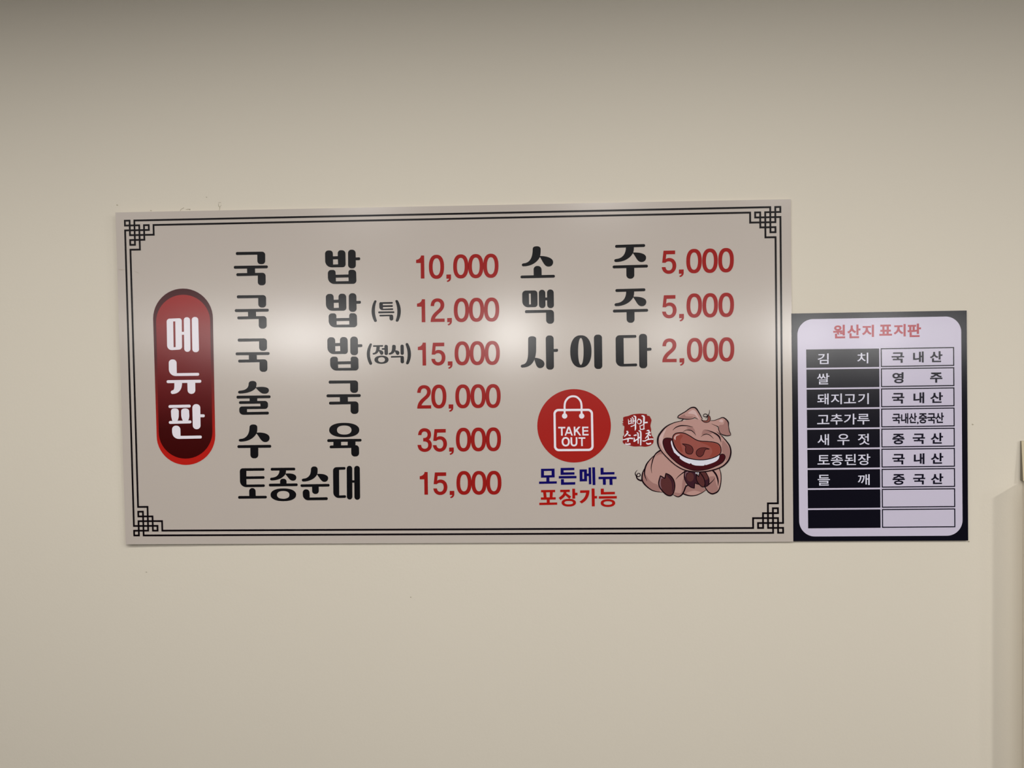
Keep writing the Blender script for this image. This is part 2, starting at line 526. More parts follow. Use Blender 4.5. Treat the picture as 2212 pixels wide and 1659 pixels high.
GL['sul'] = (c4, (150, 1033), [
 path('M 337 850 C 337 820 360 805 398 805 C 436 805 458 822 458 850 C 458 875 455 895 446 915 C 410 965 310 1000 200 1000 C 165 1000 165 957 200 955 C 280 952 338 920 337 850'),
 path('M 446 905 C 520 888 650 890 650 945 C 650 985 625 1003 580 1003 C 525 1003 500 965 446 912'),
 rp([(150,1033,20),(675,1027,20),(675,1070,20),(150,1078,20)]), [(352,1070),(470,1068),(470,1120),(352,1122)],
 rp([(187,1117,20),(635,1112,50),(636,1236,48),(312,1240,0),(312,1285,0),(648,1278,20),(648,1322,20),(192,1328,80),(192,1199,42),(520,1195,0),(516,1155,0),(187,1160,20)])])
GL['su'] = (c5, (163, 440), [
 path('M 350 165 C 350 135 372 120 410 120 C 448 120 470 135 470 165 C 470 205 470 235 457 260 C 415 340 320 385 215 385 C 175 385 177 345 210 343 C 300 340 350 270 350 165'),
 path('M 457 248 C 530 235 660 255 660 325 C 660 365 635 392 592 392 C 530 392 510 320 457 258'),
 rp([(163,440,20),(685,434,20),(685,478,20),(163,484,20)]), rp([(363,470,0),(485,470,0),(486,642,52),(365,642,52)])])
GL['yuk'] = (c5, (1548, 347), [
 [ell(1810,206,232,111,2.25), ell(1810,206,112,70,2.3)],
 rp([(1548,347,20),(2077,342,20),(2077,383,20),(1548,391,20)]),
 [(1643,380),(1762,380),(1762,455),(1643,457)], [(1863,378),(1983,378),(1983,455),(1863,455)],
 rp([(1585,445,20),(2037,438,50),(2040,614,52),(1918,614,52),(1918,482,0),(1585,488,20)])])
GL['to'] = (c5, (174, 1223), [
 rp([(200,796,45),(580,792,18),(580,833,18),(302,836,0),(302,921,0),(582,917,18),(582,957,18),(302,962,0),(304,1047,0),(586,1043,18),(586,1083,18),(204,1087,95)]),
 rp([(344,1100,48),(443,1100,48),(446,1228,0),(346,1228,0)]), rp([(174,1223,20),(618,1219,20),(618,1260,20),(174,1265,20)])])
GL['jong'] = (c5, (648, 1033), [
 rp([(677,790,18),(1055,786,18),(1055,827,18),(677,832,18)]),
 path('M 812 826 L 914 824 C 912 850 912 870 903 885 C 870 945 790 983 690 983 C 660 983 660 942 690 940 C 770 938 812 890 812 826'),
 path('M 903 878 C 960 868 1072 875 1072 935 C 1072 970 1050 988 1022 988 C 965 988 950 935 903 888'),
 rp([(820,957,48),(921,957,48),(921,1038,0),(822,1038,0)]), rp([(648,1033,20),(1093,1028,20),(1093,1070,20),(648,1076,20)]),
 [ell(872,1204,197,98,2.25), ell(870,1205,96,60,2.3)]])
GL['sun'] = (c5, (1136, 1043), [
 path('M 1297 815 C 1297 785 1315 767 1348 767 C 1382 767 1400 785 1400 815 C 1400 850 1400 870 1392 892 C 1360 955 1275 1000 1180 1000 C 1148 1000 1148 957 1180 955 C 1265 950 1297 890 1297 815'),
 path('M 1392 883 C 1460 875 1563 890 1563 945 C 1563 985 1535 1005 1505 1005 C 1455 1005 1440 955 1392 893'),
 rp([(1136,1043,20),(1585,1036,20),(1585,1077,20),(1136,1084,20)]), rp([(1314,1072,0),(1417,1070,0),(1419,1192,48),(1315,1192,48)]),
 rp([(1170,1120,48),(1275,1120,48),(1278,1246,0),(1556,1241,20),(1556,1285,20),(1172,1290,95)])])
GL['dae'] = (c5, (1637, 780), [
 rp([(1637,780,50),(1830,775,18),(1830,816,18),(1731,820,0),(1733,1214,0),(1838,1210,18),(1838,1252,18),(1642,1254,85)]),
 rp([(1848,758,42),(1933,758,42),(1936,1277,42),(1851,1277,42)]), rp([(1963,758,42),(2050,758,42),(2055,1281,42),(1967,1281,42)]),
 [(1925,980),(1975,980),(1975,1018),(1925,1018)]])
GL['so'] = (cA, (163, 572), [
 path('M 340 190 C 340 160 360 147 400 147 C 435 147 455 162 455 190 C 455 240 452 275 443 305 C 400 390 310 438 205 438 C 175 438 175 397 205 395 C 300 390 340 310 340 190'),
 path('M 440 288 C 520 285 636 310 636 375 C 636 415 612 442 568 442 C 510 442 490 375 443 300'),
 rp([(352,432,52),(467,432,52),(470,575,0),(355,577,0)]), rp([(163,572,20),(662,560,20),(662,601,20),(163,612,20)])])
GL['ju'] = (cA, (1533, 128), [
 rp([(1533,128,20),(1968,115,20),(1968,157,20),(1533,170,20)]),
 path('M 1690 158 L 1805 153 C 1805 195 1803 225 1790 250 C 1745 330 1650 376 1545 376 C 1512 376 1512 335 1545 332 C 1640 325 1690 260 1690 158'),
 path('M 1790 238 C 1870 232 1982 248 1982 310 C 1982 350 1955 376 1915 376 C 1855 376 1840 310 1795 252'),
 rp([(1497,426,20),(2008,413,20),(2008,455,20),(1497,468,20)]), rp([(1695,450,0),(1810,447,0),(1811,617,52),(1697,617,52)])])
GL['maek'] = (cA, (188, 790), [
 [rp([(188,790,50),(408,786,45),(411,1028,42),(190,1032,85)]), [(285,832),(311,831),(314,988),(288,991)]],
 rp([(428,777,45),(522,777,45),(526,1043,45),(431,1043,45)]), rp([(547,773,45),(643,773,45),(648,1043,45),(550,1043,45)]),
 [(515,890),(555,889),(555,930),(515,931)],
 rp([(228,1073,18),(647,1067,50),(650,1270,52),(535,1270,52),(533,1109,0),(228,1116,18)])])
GL['sa'] = (cB, (274, 176), [
 path('M 274 215 C 274 188 300 176 332 176 C 366 176 390 190 390 215 L 390 350 C 390 410 385 450 372 495 C 345 580 285 630 190 630 C 160 630 160 590 190 587 C 255 580 274 510 274 400 L 274 215'),
 path('M 372 488 C 430 490 510 520 510 575 C 510 615 480 638 445 638 C 400 638 385 590 366 518'),
 rp([(528,165,48),(642,165,48),(648,660,48),(535,660,48)]), rp([(640,362,0),(707,357,18),(707,401,18),(640,404,0)])])
GL['i'] = (cB, (1037, 396), [
 [ell(1037,396,154,234,2.3), ell(1037,396,40,195,2.1)], rp([(1226,153,48),(1343,153,48),(1348,650,48),(1232,650,48)])])
GL['da'] = (cB, (1540, 163), [
 rp([(1540,163,55),(1840,157,18),(1842,198,18),(1655,202,0),(1660,577,0),(1852,570,18),(1852,611,18),(1545,616,85)]),
 rp([(1878,142,48),(1995,142,48),(1998,640,48),(1883,640,48)]), rp([(1990,345,0),(2060,342,18),(2060,385,18),(1990,388,0)])])
GL['teuk'] = (c6, (263, 824), [
 path('M 190 805 C 200 788 228 795 222 815 C 190 900 195 1010 228 1085 C 235 1108 200 1118 190 1100 C 140 1010 140 900 190 805'),
 rp([(263,824,20),(460,820,12),(460,844,12),(315,847,0),(315,868,0),(460,866,12),(460,891,12),(317,893,0),(318,918,0),(465,912,12),(465,935,12),(265,939,45)]),
 rp([(248,957,12),(482,955,12),(482,980,12),(248,984,12)]), rp([(265,1005,12),(465,1002,25),(467,1089,28),(412,1089,28),(411,1026,0),(265,1029,12)]),
 path('M 497 810 C 492 790 525 785 535 803 C 588 895 588 1005 540 1098 C 528 1112 495 1108 503 1083 C 535 1000 532 895 497 810')])
GL['jeongsik'] = (c7, (296, 382), [
 path('M 122 160 C 132 138 162 145 156 165 C 118 260 120 350 160 430 C 165 455 132 465 122 448 C 70 350 70 250 122 160'),
 path('M 645 165 C 640 140 672 132 682 150 C 735 245 735 350 690 438 C 680 455 645 452 652 428 C 685 345 680 250 645 165'),
 rp([(173,173,10),(320,170,10),(320,193,10),(173,196,10)]),
 path('M 222 190 L 270 190 C 270 220 268 235 260 250 C 245 285 215 308 180 308 C 163 308 163 285 180 284 C 210 280 222 250 222 190'),
 path('M 260 242 C 290 240 322 255 322 278 C 322 300 312 312 297 312 C 275 312 270 275 256 255'),
 rp([(300,215,5),(345,213,0),(345,238,0),(300,240,5)]), rp([(337,167,24),(387,167,24),(390,315,24),(340,315,24)]),
 [ell(296,382,102,59,2.2), ell(296,382,50,37,2.2)],
 path('M 450 190 C 450 172 460 167 475 167 C 492 167 502 175 502 190 L 502 215 C 500 240 495 250 490 258 C 475 290 445 308 412 308 C 395 308 395 286 412 284 C 440 278 450 250 450 190'),
 path('M 490 247 C 520 243 555 255 555 280 C 555 300 545 313 530 313 C 505 313 500 275 486 258'),
 rp([(570,163,24),(618,163,24),(620,312,24),(572,312,24)]),
 rp([(430,330,12),(620,326,25),(622,435,26),(572,435,26),(571,348,0),(430,353,12)])])
# digits
GL['1'] = (c6, (797, 210), [path('M 797 210 C 840 205 865 180 868 147 L 913 147 L 918 480 L 866 481 L 863 255 L 797 256')])
GL['0'] = (c6, (1092, 311), [[ell(1092,311,110,175,2.35), ell(1092,311,56,124,2.25)]])
GL[','] = (c6, (1235, 423), [path('M 1235 423 L 1302 421 L 1303 470 C 1303 500 1285 525 1250 530 L 1240 513 C 1262 506 1272 495 1273 482 L 1235 483')])
GL['2'] = (c6, (1007, 1110), [path('M 1007 880 C 1007 810 1045 767 1108 767 C 1165 767 1205 805 1205 862 C 1205 920 1170 950 1130 985 C 1100 1012 1075 1040 1070 1062 L 1210 1060 L 1211 1108 L 1007 1110 C 1007 1045 1035 1000 1080 960 C 1120 925 1150 905 1150 865 C 1150 835 1130 815 1105 815 C 1075 815 1058 840 1058 880')])
GL['5'] = (c7, (1040, 137), [path('M 1040 137 L 1204 134 L 1204 186 L 1080 189 L 1073 258 C 1085 245 1105 240 1122 240 C 1180 240 1222 285 1222 350 C 1222 420 1178 467 1117 467 C 1060 467 1022 425 1017 370 L 1070 370 C 1075 402 1090 418 1117 418 C 1148 418 1168 393 1168 352 C 1168 312 1148 288 1117 288 C 1095 288 1078 296 1070 309 L 1022 308')])
GL['3'] = (c8, (202, 347), [path('M 202 347 C 205 270 250 217 322 217 C 395 217 447 262 447 335 C 447 385 430 415 405 432 C 440 452 463 490 463 535 C 463 612 405 665 328 665 C 245 665 195 612 192 533 L 260 533 C 263 578 285 605 328 605 C 368 605 393 578 393 535 C 393 490 365 468 320 468 L 298 468 L 298 403 C 350 405 380 385 380 340 C 380 302 358 280 322 280 C 285 280 268 305 267 347')])

def word(name, items, material, label):
    """items: (glyph, crop, anchor seen there) - the glyph is moved along the board to that anchor"""
    e = part_group(name, board, label)
    for gname, crop, anc in items:
        c0, a0, shapes = GL[gname]
        d = at(*crop.px(anc)) - at(*c0.px(a0))
        sh = Sheet(curl); sh.add(c0, shapes, Z1, d)
        sh.build('comma' if gname == ',' else 'digit' if gname.isdigit() else 'syllable', material, e)
    return e

word('item_name', [('guk', c3, (140,174)), ('bap', c3, (1513,150))], INK_K, 'dish name in the first row')
word('item_name', [('guk', c3, (155,842)), ('bap', c3, (1525,820))], INK_K, 'dish name in the second row')
word('item_note', [('teuk', c6, (263,824))], INK_K, 'small word in brackets, second row')
word('item_name', [('guk', c4, (168,153)), ('bap', c4, (1548,132))], INK_K, 'dish name in the third row')
word('item_note', [('jeongsik', c7, (296,382))], INK_K, 'small word in brackets, third row')
word('item_name', [('sul', c4, (150,1033)), ('guk', c4, (1570,800))], INK_K, 'dish name in the fourth row')
word('item_name', [('su', c5, (163,440)), ('yuk', c5, (1548,347))], INK_K, 'dish name in the fifth row')
word('item_name', [('to', c5, (174,1223)), ('jong', c5, (648,1033)), ('sun', c5, (1136,1043)), ('dae', c5, (1637,780))], INK_K, 'dish name in the sixth row')
word('item_name', [('so', cA, (163,572)), ('ju', cA, (1533,128))], INK_K, 'first drink name')
word('item_name', [('maek', cA, (188,790)), ('ju', cA, (1537,768))], INK_K, 'second drink name')
word('item_name', [('sa', cB, (274,176)), ('i', cB, (1037,396)), ('da', cB, (1540,163))], INK_K, 'third drink name')
word('price', [('1',c6,(797,210)),('0',c6,(1092,311)),(',',c6,(1235,423)),('0',c6,(1444,305)),('0',c6,(1661,301)),('0',c6,(1879,296))], INK_R, 'red price 10,000')
word('price', [('1',c6,(810,843)),('2',c6,(1007,1110)),(',',c6,(1247,1053)),('0',c6,(1453,937)),('0',c6,(1671,933)),('0',c6,(1890,930))], INK_R, 'red price 12,000')
word('price', [('1',c7,(822,197)),('5',c7,(1040,137)),(',',c7,(1256,407)),('0',c7,(1464,290)),('0',c7,(1682,287)),('0',c7,(1899,284))], INK_R, 'red price 15,000')
word('price', [('2',c7,(813,1090)),('0',c7,(1126,915)),(',',c7,(1268,1030)),('0',c7,(1474,913)),('0',c7,(1694,910)),('0',c7,(1911,908))], INK_R, 'red price 20,000')
word('price', [('3',c8,(202,347)),('5',c8,(511,235)),(',',c8,(788,583)),('0',c8,(1058,434)),('0',c8,(1340,430)),('0',c8,(1622,427))], INK_R, 'red price 35,000')
word('price', [('1',c8,(233,1123)),('5',c8,(519,1052)),(',',c8,(798,1400)),('0',c8,(1068,1249)),('0',c8,(1350,1248)),('0',c8,(1632,1246))], INK_R, 'red price 15,000')
word('price', [('5',cC,(223,212)),(',',cC,(446,485)),('0',cC,(665,362)),('0',cC,(895,357)),('0',cC,(1128,349))], INK_R, 'red price 5,000')
word('price', [('5',cC,(228,857)),(',',cC,(450,1128)),('0',cC,(668,1006)),('0',cC,(898,1002)),('0',cC,(1131,996))], INK_R, 'red price 5,000')
word('price', [('2',cD,(205,620)),(',',cD,(455,563)),('0',cD,(674,443)),('0',cD,(904,440)),('0',cD,(1135,434))], INK_R, 'red price 2,000')

# ---- take-out emblem and its caption
ce = Crop(1140, 830, 1350, 1110, 1244)
sh = Sheet(curl); sh.add(ce, [ell(593,532,471,470,2,72)], Z1)
disc = sh.build('takeout_emblem', print_mat('emblem_red', 152, 31, 26), board, 'red disc with a white bag outline')
sh = Sheet(curl)
sh.add(ce, [[rp([(328,316,64),(834,313,64),(844,854,64),(336,858,64)], 10), rp([(356,345,38),(806,342,38),(815,825,38),(364,829,38)], 10)]], Z2)
sh.add(ce, [ribbon([(472,400),(472,330),(472,272),(482,222),(512,180),(545,160),(580,154),(618,160),(650,182),(678,222),(688,272),(688,330),(690,400)], w=25, seg=4),
            ell(472,406,34,34), ell(690,406,34,34)], Z2 + 0.0001)
sh.build('bag_icon', INK_W, disc, 'white outline of a shopping bag')
ck = Crop(1185, 910, 1290, 985, 2212)
for shp in ([box(437,253,760,321), [(563,318),(637,318),(642,653),(568,653)]],
 [[[(873,247),(962,247),(1105,650),(1034,650),(1002,561),(828,561),(796,650),(733,650)], [(860,494),(918,340),(978,494)]]],
 [[(1144,247),(1218,247),(1226,650),(1153,650)], [(1355,247),(1450,247),(1319,409),(1484,647),(1402,647),(1265,465),(1217,518),(1217,397)]],
 [[(1529,247),(1808,247),(1808,313),(1601,316),(1601,407),(1803,404),(1803,468),(1604,473),(1606,577),(1822,574),(1822,643),(1538,648)]],
 [[ell(780,930,187,215,2.15), ell(780,930,106,140,2.15)]],
 [path('M 993 727 L 1071 727 L 1076 960 C 1076 1034 1108 1066 1150 1066 C 1202 1066 1236 1034 1236 960 L 1234 727 L 1307 727 L 1312 965 C 1312 1078 1248 1142 1155 1142 C 1062 1142 1003 1078 998 965')],
 [box(1357,728,1673,794), [(1479,790),(1551,790),(1556,1128),(1484,1128)]]):
    sh = Sheet(curl); sh.add(ck, shp, Z2)
    sh.build('letter', INK_W, disc)
cap = part_group('caption', board, 'navy blue caption line')
for shp in (
 [[[(170,1082),(343,1079),(345,1192),(170,1196)], [(208,1110),(305,1108),(306,1163),(208,1166)]], [(238,1192),(277,1191),(278,1246),(238,1247)], [(145,1245),(372,1241),(372,1271),(145,1275)]],
 [[(420,1071),(597,1068),(597,1098),(459,1101),(459,1128),(598,1126),(598,1156),(420,1160)], [(397,1175),(624,1172),(624,1203),(397,1206)], [(425,1214),(462,1213),(464,1255),(608,1252),(608,1284),(425,1287)]],
 [[[(663,1091),(757,1089),(759,1241),(665,1244)], [(700,1121),(720,1120),(721,1211),(701,1213)]], [(755,1143),(785,1142),(785,1174),(755,1175)], [(778,1066),(810,1065),(814,1279),(782,1280)], [(825,1063),(861,1062),(866,1289),(830,1290)]],
 [[(931,1069),(970,1068),(971,1126),(1110,1123),(1110,1153),(932,1157)], [(906,1184),(1136,1182),(1136,1213),(906,1215)], [(960,1210),(998,1210),(1000,1286),(962,1286)], [(1045,1210),(1083,1210),(1086,1288),(1047,1288)]]):
    sh = Sheet(curl); sh.add(ce, shp, Z1)
    sh.build('syllable', INK_N, cap)
cap = part_group('caption', board, 'red caption line')
for shp in (
 [[(170,1354),(351,1351),(351,1381),(170,1384)], [(197,1382),(235,1382),(242,1450),(205,1450)], [(283,1382),(322,1382),(316,1450),(280,1450)], [(168,1448),(358,1445),(358,1475),(168,1478)],
  [(243,1475),(281,1475),(282,1518),(244,1518)], [(148,1516),(377,1512),(377,1542),(148,1546)]],
 [[(415,1350),(538,1348),(538,1379),(415,1381)], ribbon([(480,1370,36),(462,1420,36),(408,1468,38)], 4), ribbon([(485,1405,28),(545,1452,38)]),
  [(570,1336),(606,1336),(607,1464),(571,1464)], [(604,1388),(637,1387),(637,1420),(604,1421)], [ell(525,1515,92,50,2.2), ell(525,1515,55,22,2.2)]],
 [path('M 670 1358 L 790 1356 C 790 1430 760 1490 690 1525 L 660 1502 C 715 1475 740 1435 746 1388 L 670 1391'), [(817,1334),(855,1334),(858,1562),(820,1563)], [(852,1430),(887,1429),(887,1461),(852,1462)]],
 [[(934,1336),(973,1335),(974,1379),(1115,1376),(1115,1407),(935,1411)], [(910,1433),(1140,1430),(1140,1461),(910,1464)], [ell(1026,1520,93,50,2.2), ell(1026,1520,55,23,2.2)]]):
    sh = Sheet(curl); sh.add(ce, shp, Z1)
    sh.build('syllable', INK_R2, cap)

# ---- red seal with brush lettering
cs = Crop(1340, 885, 1420, 970, 1561)
SEAL = print_mat('seal_red', 128, 27, 24)
sh = Sheet(curl)
sh.add(cs, [blob([(120,330),(200,290),(330,265),(480,205),(640,178),(870,165),(1060,180),(1130,190),(1110,215),(1160,255),(1230,270),(1280,360),(1315,440),(1290,560),(1270,680),(1290,790),(1300,860),(1290,930),(1310,1000),(1330,1090),(1400,1190),(1400,1300),(1385,1400),(1300,1490),(1180,1540),(1030,1560),(900,1545),(760,1545),(580,1550),(440,1520),(340,1490),(210,1460),(110,1390),(105,1290),(110,1200),(105,1120),(160,1060),(150,940),(165,800),(165,690),(85,670),(130,640),(70,590),(130,560),(85,490),(120,480),(120,400)], 3)], Z1)
seal = sh.build('seal_stamp', SEAL, board, 'ragged dark red seal print')
B1 = [[(335,400,22),(345,500,32),(355,620,40)],[(435,360,40),(460,420,42),(460,600,40)],[(350,500,25),(460,460,30)],[(360,590,35),(460,570,35)],[(490,310,35),(540,380,45),(535,480,42),(530,600,34)],
 [(555,255,40),(635,300,62),(640,400,62),(635,640,60)],[(540,500,28),(630,450,30)],[(435,710,40),(530,680,35),(640,620,40)],[(635,620,60),(635,800,60),(615,880,16)]]
B2 = [[(745,385,35),(800,405,45)],[(895,250,36),(985,285,70),(995,400,75),(985,640,56)],[(1000,555,56),(1080,540,60),(1150,535,60)],[(820,660,25),(850,850,45)],[(830,690,30),(920,650,35),(1000,620,30)],[(995,620,35),(990,800,45)],[(870,830,40),(960,820,45),(1020,795,50)]]
B3 = [[(255,905,36),(320,940,65),(260,1040,60),(165,1135,36)],[(320,1055,26),(390,1080,62),(435,1092,40)],[(95,1275,30),(250,1235,50),(400,1205,60),(530,1215,60)],[(325,1230,60),(325,1300,56),(315,1370,40)],[(245,1370,12),(215,1460,25)],[(205,1450,36),(320,1452,52),(430,1440,66)]]
B4 = [[(560,1090,40),(640,1072,60),(690,1065,46)],[(575,1175,40),(590,1270,60),(578,1355,55)],[(575,1340,55),(680,1270,50),(830,1150,50)],[(690,965,32),(745,1005,55),(750,1200,55),(750,1430,44)],[(765,885,36),(850,930,62),(862,1200,66),(855,1505,50)]]
B5 = [[(1110,890,36),(1180,875,60),(1220,895,46)],[(1065,1015,36),(1150,990,45),(1275,960,60)],[(1215,890,50),(1190,1020,55),(1120,1130,50),(1045,1215,26)],[(1180,1055,36),(1285,1090,66)],[(1170,1110,45),(1180,1240,55)],[(930,1310,36),(1020,1320,50),(1150,1262,50),(1280,1237,50),(1395,1242,54)],[(1100,1385,26),(1130,1435,56),(1200,1440,62),(1295,1412,64)]]
for k, B in enumerate((B1, B2, B3, B4, B5)):
    sh = Sheet(curl); sh.add(cs, [ribbon(s, 5) for s in B], Z2)
    if k == 1: sh.add(cs, [[ell(800,500,106,112,2,28), ell(786,505,66,76,2,28)]], Z2)
    sh.build('syllable', INK_W, seal, 'white brush syllable')

# ---- printed picture of a laughing pig
cF = Crop(1330, 860, 1600, 1100, 1866); cG = Crop(1360, 960, 1480, 1080, 1659); cH = Crop(1460, 870, 1600, 980, 2111); cJ = Crop(1470, 1000, 1570, 1080, 2074)
P_SKIN = print_mat('pig_skin', 171, 133, 125); P_DK = print_mat('pig_skin_shade', 148, 109, 103); P_LT = print_mat('pig_skin_light', 190, 160, 156)
P_LINE = print_mat('pig_outline', 22, 4, 12); P_HOOF = print_mat('pig_hoof', 82, 43, 43); P_HOOFD = print_mat('pig_hoof_dark', 55, 26, 36); P_HOOFL = print_mat('pig_hoof_light', 124, 92, 98)
P_MOUTH = print_mat('pig_mouth', 62, 12, 20); P_SNOUT = print_mat('pig_snout', 140, 76, 68); P_SNR = print_mat('pig_snout_red', 132, 62, 52); P_NOS = print_mat('pig_nostril', 92, 40, 38)
P_TOOTH = print_mat('pig_tooth', 204, 202, 212); P_HAIR = print_mat('pig_hair', 124, 70, 60)
PZ = [Z1]
def pig(name, material, parent, parts, label=None):
    if ('shading' in name or 'light' in name) and sum(len(q[1]) for q in parts) > 1:      # each patch of tone its own piece
        for crop, shapes in parts:
            for one in shapes: pig(name, material, parent, [(crop, [one])], label)
        return
    sh = Sheet(curl)
    for crop, shapes in parts:
        sh.add(crop, shapes, PZ[0])
    PZ[0] += 0.00003 + min(6, sh.k) * 0.000006
    return sh.build(name, material, parent, label)
pic = pig('pig_picture', P_SKIN, board, [
  (cG, [blob([(930,165),(760,310),(600,460),(500,600),(450,740),(395,850),(372,1000),(390,1100),(470,1220),(600,1325),(760,1395),(950,1425),(1100,1400),(1300,1490),(1380,1540),(1470,1555),(1560,1500),(1620,1400),(1680,1220),(1800,1000),(1700,760),(1300,560),(1020,260)])]),
  (cJ, [blob([(1090,1080),(1060,700),(1100,400),(1400,330),(1720,220),(1800,450),(1820,680),(1800,900),(1750,1130),(1660,1270),(1520,1350),(1400,1370),(1260,1310),(1160,1190)])])], 'cartoon print of a laughing pink pig')
pig('shading', P_DK, pic, [
  (cG, [blob([(400,860),(470,900),(520,960),(580,1050),(700,1150),(850,1220),(900,1420),(700,1380),(500,1240),(395,1080)]), blob([(790,350),(920,190),(990,285),(880,300)]), blob([(1590,1050),(1560,1330),(1520,1450),(1400,1440),(1320,1440),(1330,1490),(1450,1550),(1600,1440),(1660,1200),(1720,950)])]),
  (cJ, [blob([(140,1340),(200,1180),(340,1010),(620,1110),(640,930),(800,960),(1000,1090),(1130,1200),(1000,1310),(800,1400),(560,1460),(330,1440),(200,1400)], sharp=(3, 4)),
        blob([(1290,640),(1420,600),(1530,610),(1560,800),(1610,970),(1680,1170),(1560,1320),(1430,1350),(1300,1300),(1120,1090),(1270,950)])])], 'darker pink shading')
pig('shading', P_LT if False else P_SKIN, pic, [(cJ, [blob([(260,1350),(450,1270),(620,1240),(800,1270),(900,1320),(750,1400),(560,1450),(380,1440)])])])
pig('tail', P_LINE, pic, [(cG, [ribbon([(235,765,8),(185,820,18),(170,880,26),(200,940,28),(270,960,26),(320,920,26),(290,865,24),(235,880,24),(205,960,36),(250,1040,42),(360,1085,50)])])], 'curly black tail')
pig('outline', P_LINE, pic, [
  (cG, [ribbon([(935,165,45),(800,260,38),(720,380,32),(670,540,28),(645,700,20),(665,860,6)]),
        ribbon([(760,310,20),(640,420,26),(520,570,38),(460,720,44),(445,860,36),(470,980,24),(520,1095,5)]),
        ribbon([(440,730,25),(390,850,36),(370,980,42),(380,1080,44),(450,1190,40),(580,1310,32),(730,1390,24),(980,1428,12)]),
        ribbon([(1660,800,40),(1560,870,28),(1450,960,20),(1375,1050,5)]),
        ribbon([(1280,1480,12),(1370,1540,22),(1460,1560,30),(1560,1500,40),(1630,1380,40),(1690,1220,36)])]),
  (cJ, [ribbon([(0,1480,50),(110,1370,50),(170,1200,46),(230,1070,50),(340,980,60)]),
        ribbon([(110,1370,50),(250,1430,50),(480,1470,45),(720,1440,36),(950,1340,30),(1140,1210,22)]),
        ribbon([(1735,220,30),(1800,450,36),(1820,680,38),(1800,900,42),(1750,1130,50),(1660,1280,60),(1520,1360,65),(1400,1380,60),(1260,1310,50),(1160,1190,45),(1090,1080,40)]),
        ribbon([(1420,320,60),(1520,420,75),(1610,560,75),(1670,740,65),(1690,900,36),(1680,1040,6)]),
        ribbon([(1540,650,6),(1470,770,26),(1380,860,36),(1270,960,44),(1140,1050,44)])])])
hoofG = [(920,935),(1050,1015),(1085,865),(1200,920),(1290,1020),(1340,1150),(1345,1290),(1300,1460),(1220,1530),(1100,1500),(980,1390),(890,1260),(870,1130)]
hf = pig('hoof', P_HOOF, pic, [(cG, [blob(hoofG, sharp=(0, 1, 2))])], 'dark brown hoof')
pig('hoof_shading', P_HOOFD, pic, [(cG, [blob([(1110,900),(1210,960),(1290,1080),(1310,1250),(1280,1420),(1260,1400),(1270,1250),(1230,1080),(1150,980)])])])
pig('hoof_shading', P_HOOFL, pic, [(cG, [blob([(925,970),(990,1010),(945,1030),(930,1100),(930,1220),(960,1330),(900,1240),(885,1120)])])])
pig('outline', P_LINE, pic, [(cG, [ribbon(blob(hoofG, sharp=(0, 1, 2)), w=34, closed=True, straight=True)])])
hl = [(230,370),(640,400),(720,520),(700,700),(760,860),(820,950),(630,900),(620,1130),(480,1090),(340,990),(240,850),(170,680),(165,520),(190,420)]
pig('hoof', P_HOOFD, pic, [(cJ, [blob(hl, sharp=(6, 7))])], 'dark brown hoof')
pig('hoof_shading', P_HOOF, pic, [(cJ, [ell(430,630,165,200)])])
pig('hoof_shading', P_HOOFL, pic, [(cJ, [ribbon([(215,640,6),(215,520,36),(250,430,50),(340,400,40)])])])
ha = [(720,520),(810,620),(850,430),(960,540),(1060,720),(1090,900),(1070,1060),(960,1060),(850,970),(760,850),(705,700)]
hb = [(860,400),(1090,400),(1200,540),(1270,720),(1270,900),(1230,1000),(1080,1060),(1090,900),(1050,720),(950,540)]
pig('hoof', P_HOOF, pic, [(cJ, [blob(hb)])], 'dark brown hoof')
pig('hoof_shading', P_HOOFD, pic, [(cJ, [blob([(1100,760),(1160,760),(1240,700),(1260,900),(1220,990),(1090,1050),(1095,900)])])])
pig('hoof', P_HOOF, pic, [(cJ, [blob(ha, sharp=(1,))])], 'dark brown hoof')
pig('outline', P_LINE, pic, [(cJ, [ribbon(blob(hl, sharp=(6, 7)), w=34, closed=True, straight=True), ribbon(blob(hb), w=36, closed=True, straight=True), ribbon(blob(ha, sharp=(1,)), w=38, closed=True, straight=True)])])
pig('highlight', P_TOOTH, pic, [(cJ, [[(655,420),(735,420),(695,500)], [(760,420),(820,420),(805,530)]])])
# head
HEAD = [(985,342),(870,366),(760,420),(680,500),(632,590),(632,690),(675,780),(760,880),(880,990),(1010,1065),(1150,1095),(1300,1097),(1450,1072),(1590,1018),(1680,930),(1718,820),(1705,720),(1650,640),(1575,555),(1540,480),(1430,345),(1280,325),(1150,310)]
head = pig('head', P_SKIN, pic, [(cF, [blob(HEAD)])])
EARL = [(720,540),(620,485),(540,510),(420,535),(220,520),(80,490),(65,450),(120,395),(300,290),(470,170),(590,150),(670,200),(760,340),(860,530),(800,620)]
EARR = [(1130,580),(1250,572),(1400,520),(1520,480),(1620,530),(1700,630),(1710,760),(1740,920),(1780,1040),(1660,1070),(1540,1045),(1450,1000),(1395,890),(1370,780),(1250,725),(1150,680)]
pig('ear', P_SKIN, pic, [(cH, [blob(EARL)])]); pig('ear', P_SKIN, pic, [(cH, [blob(EARR)])])
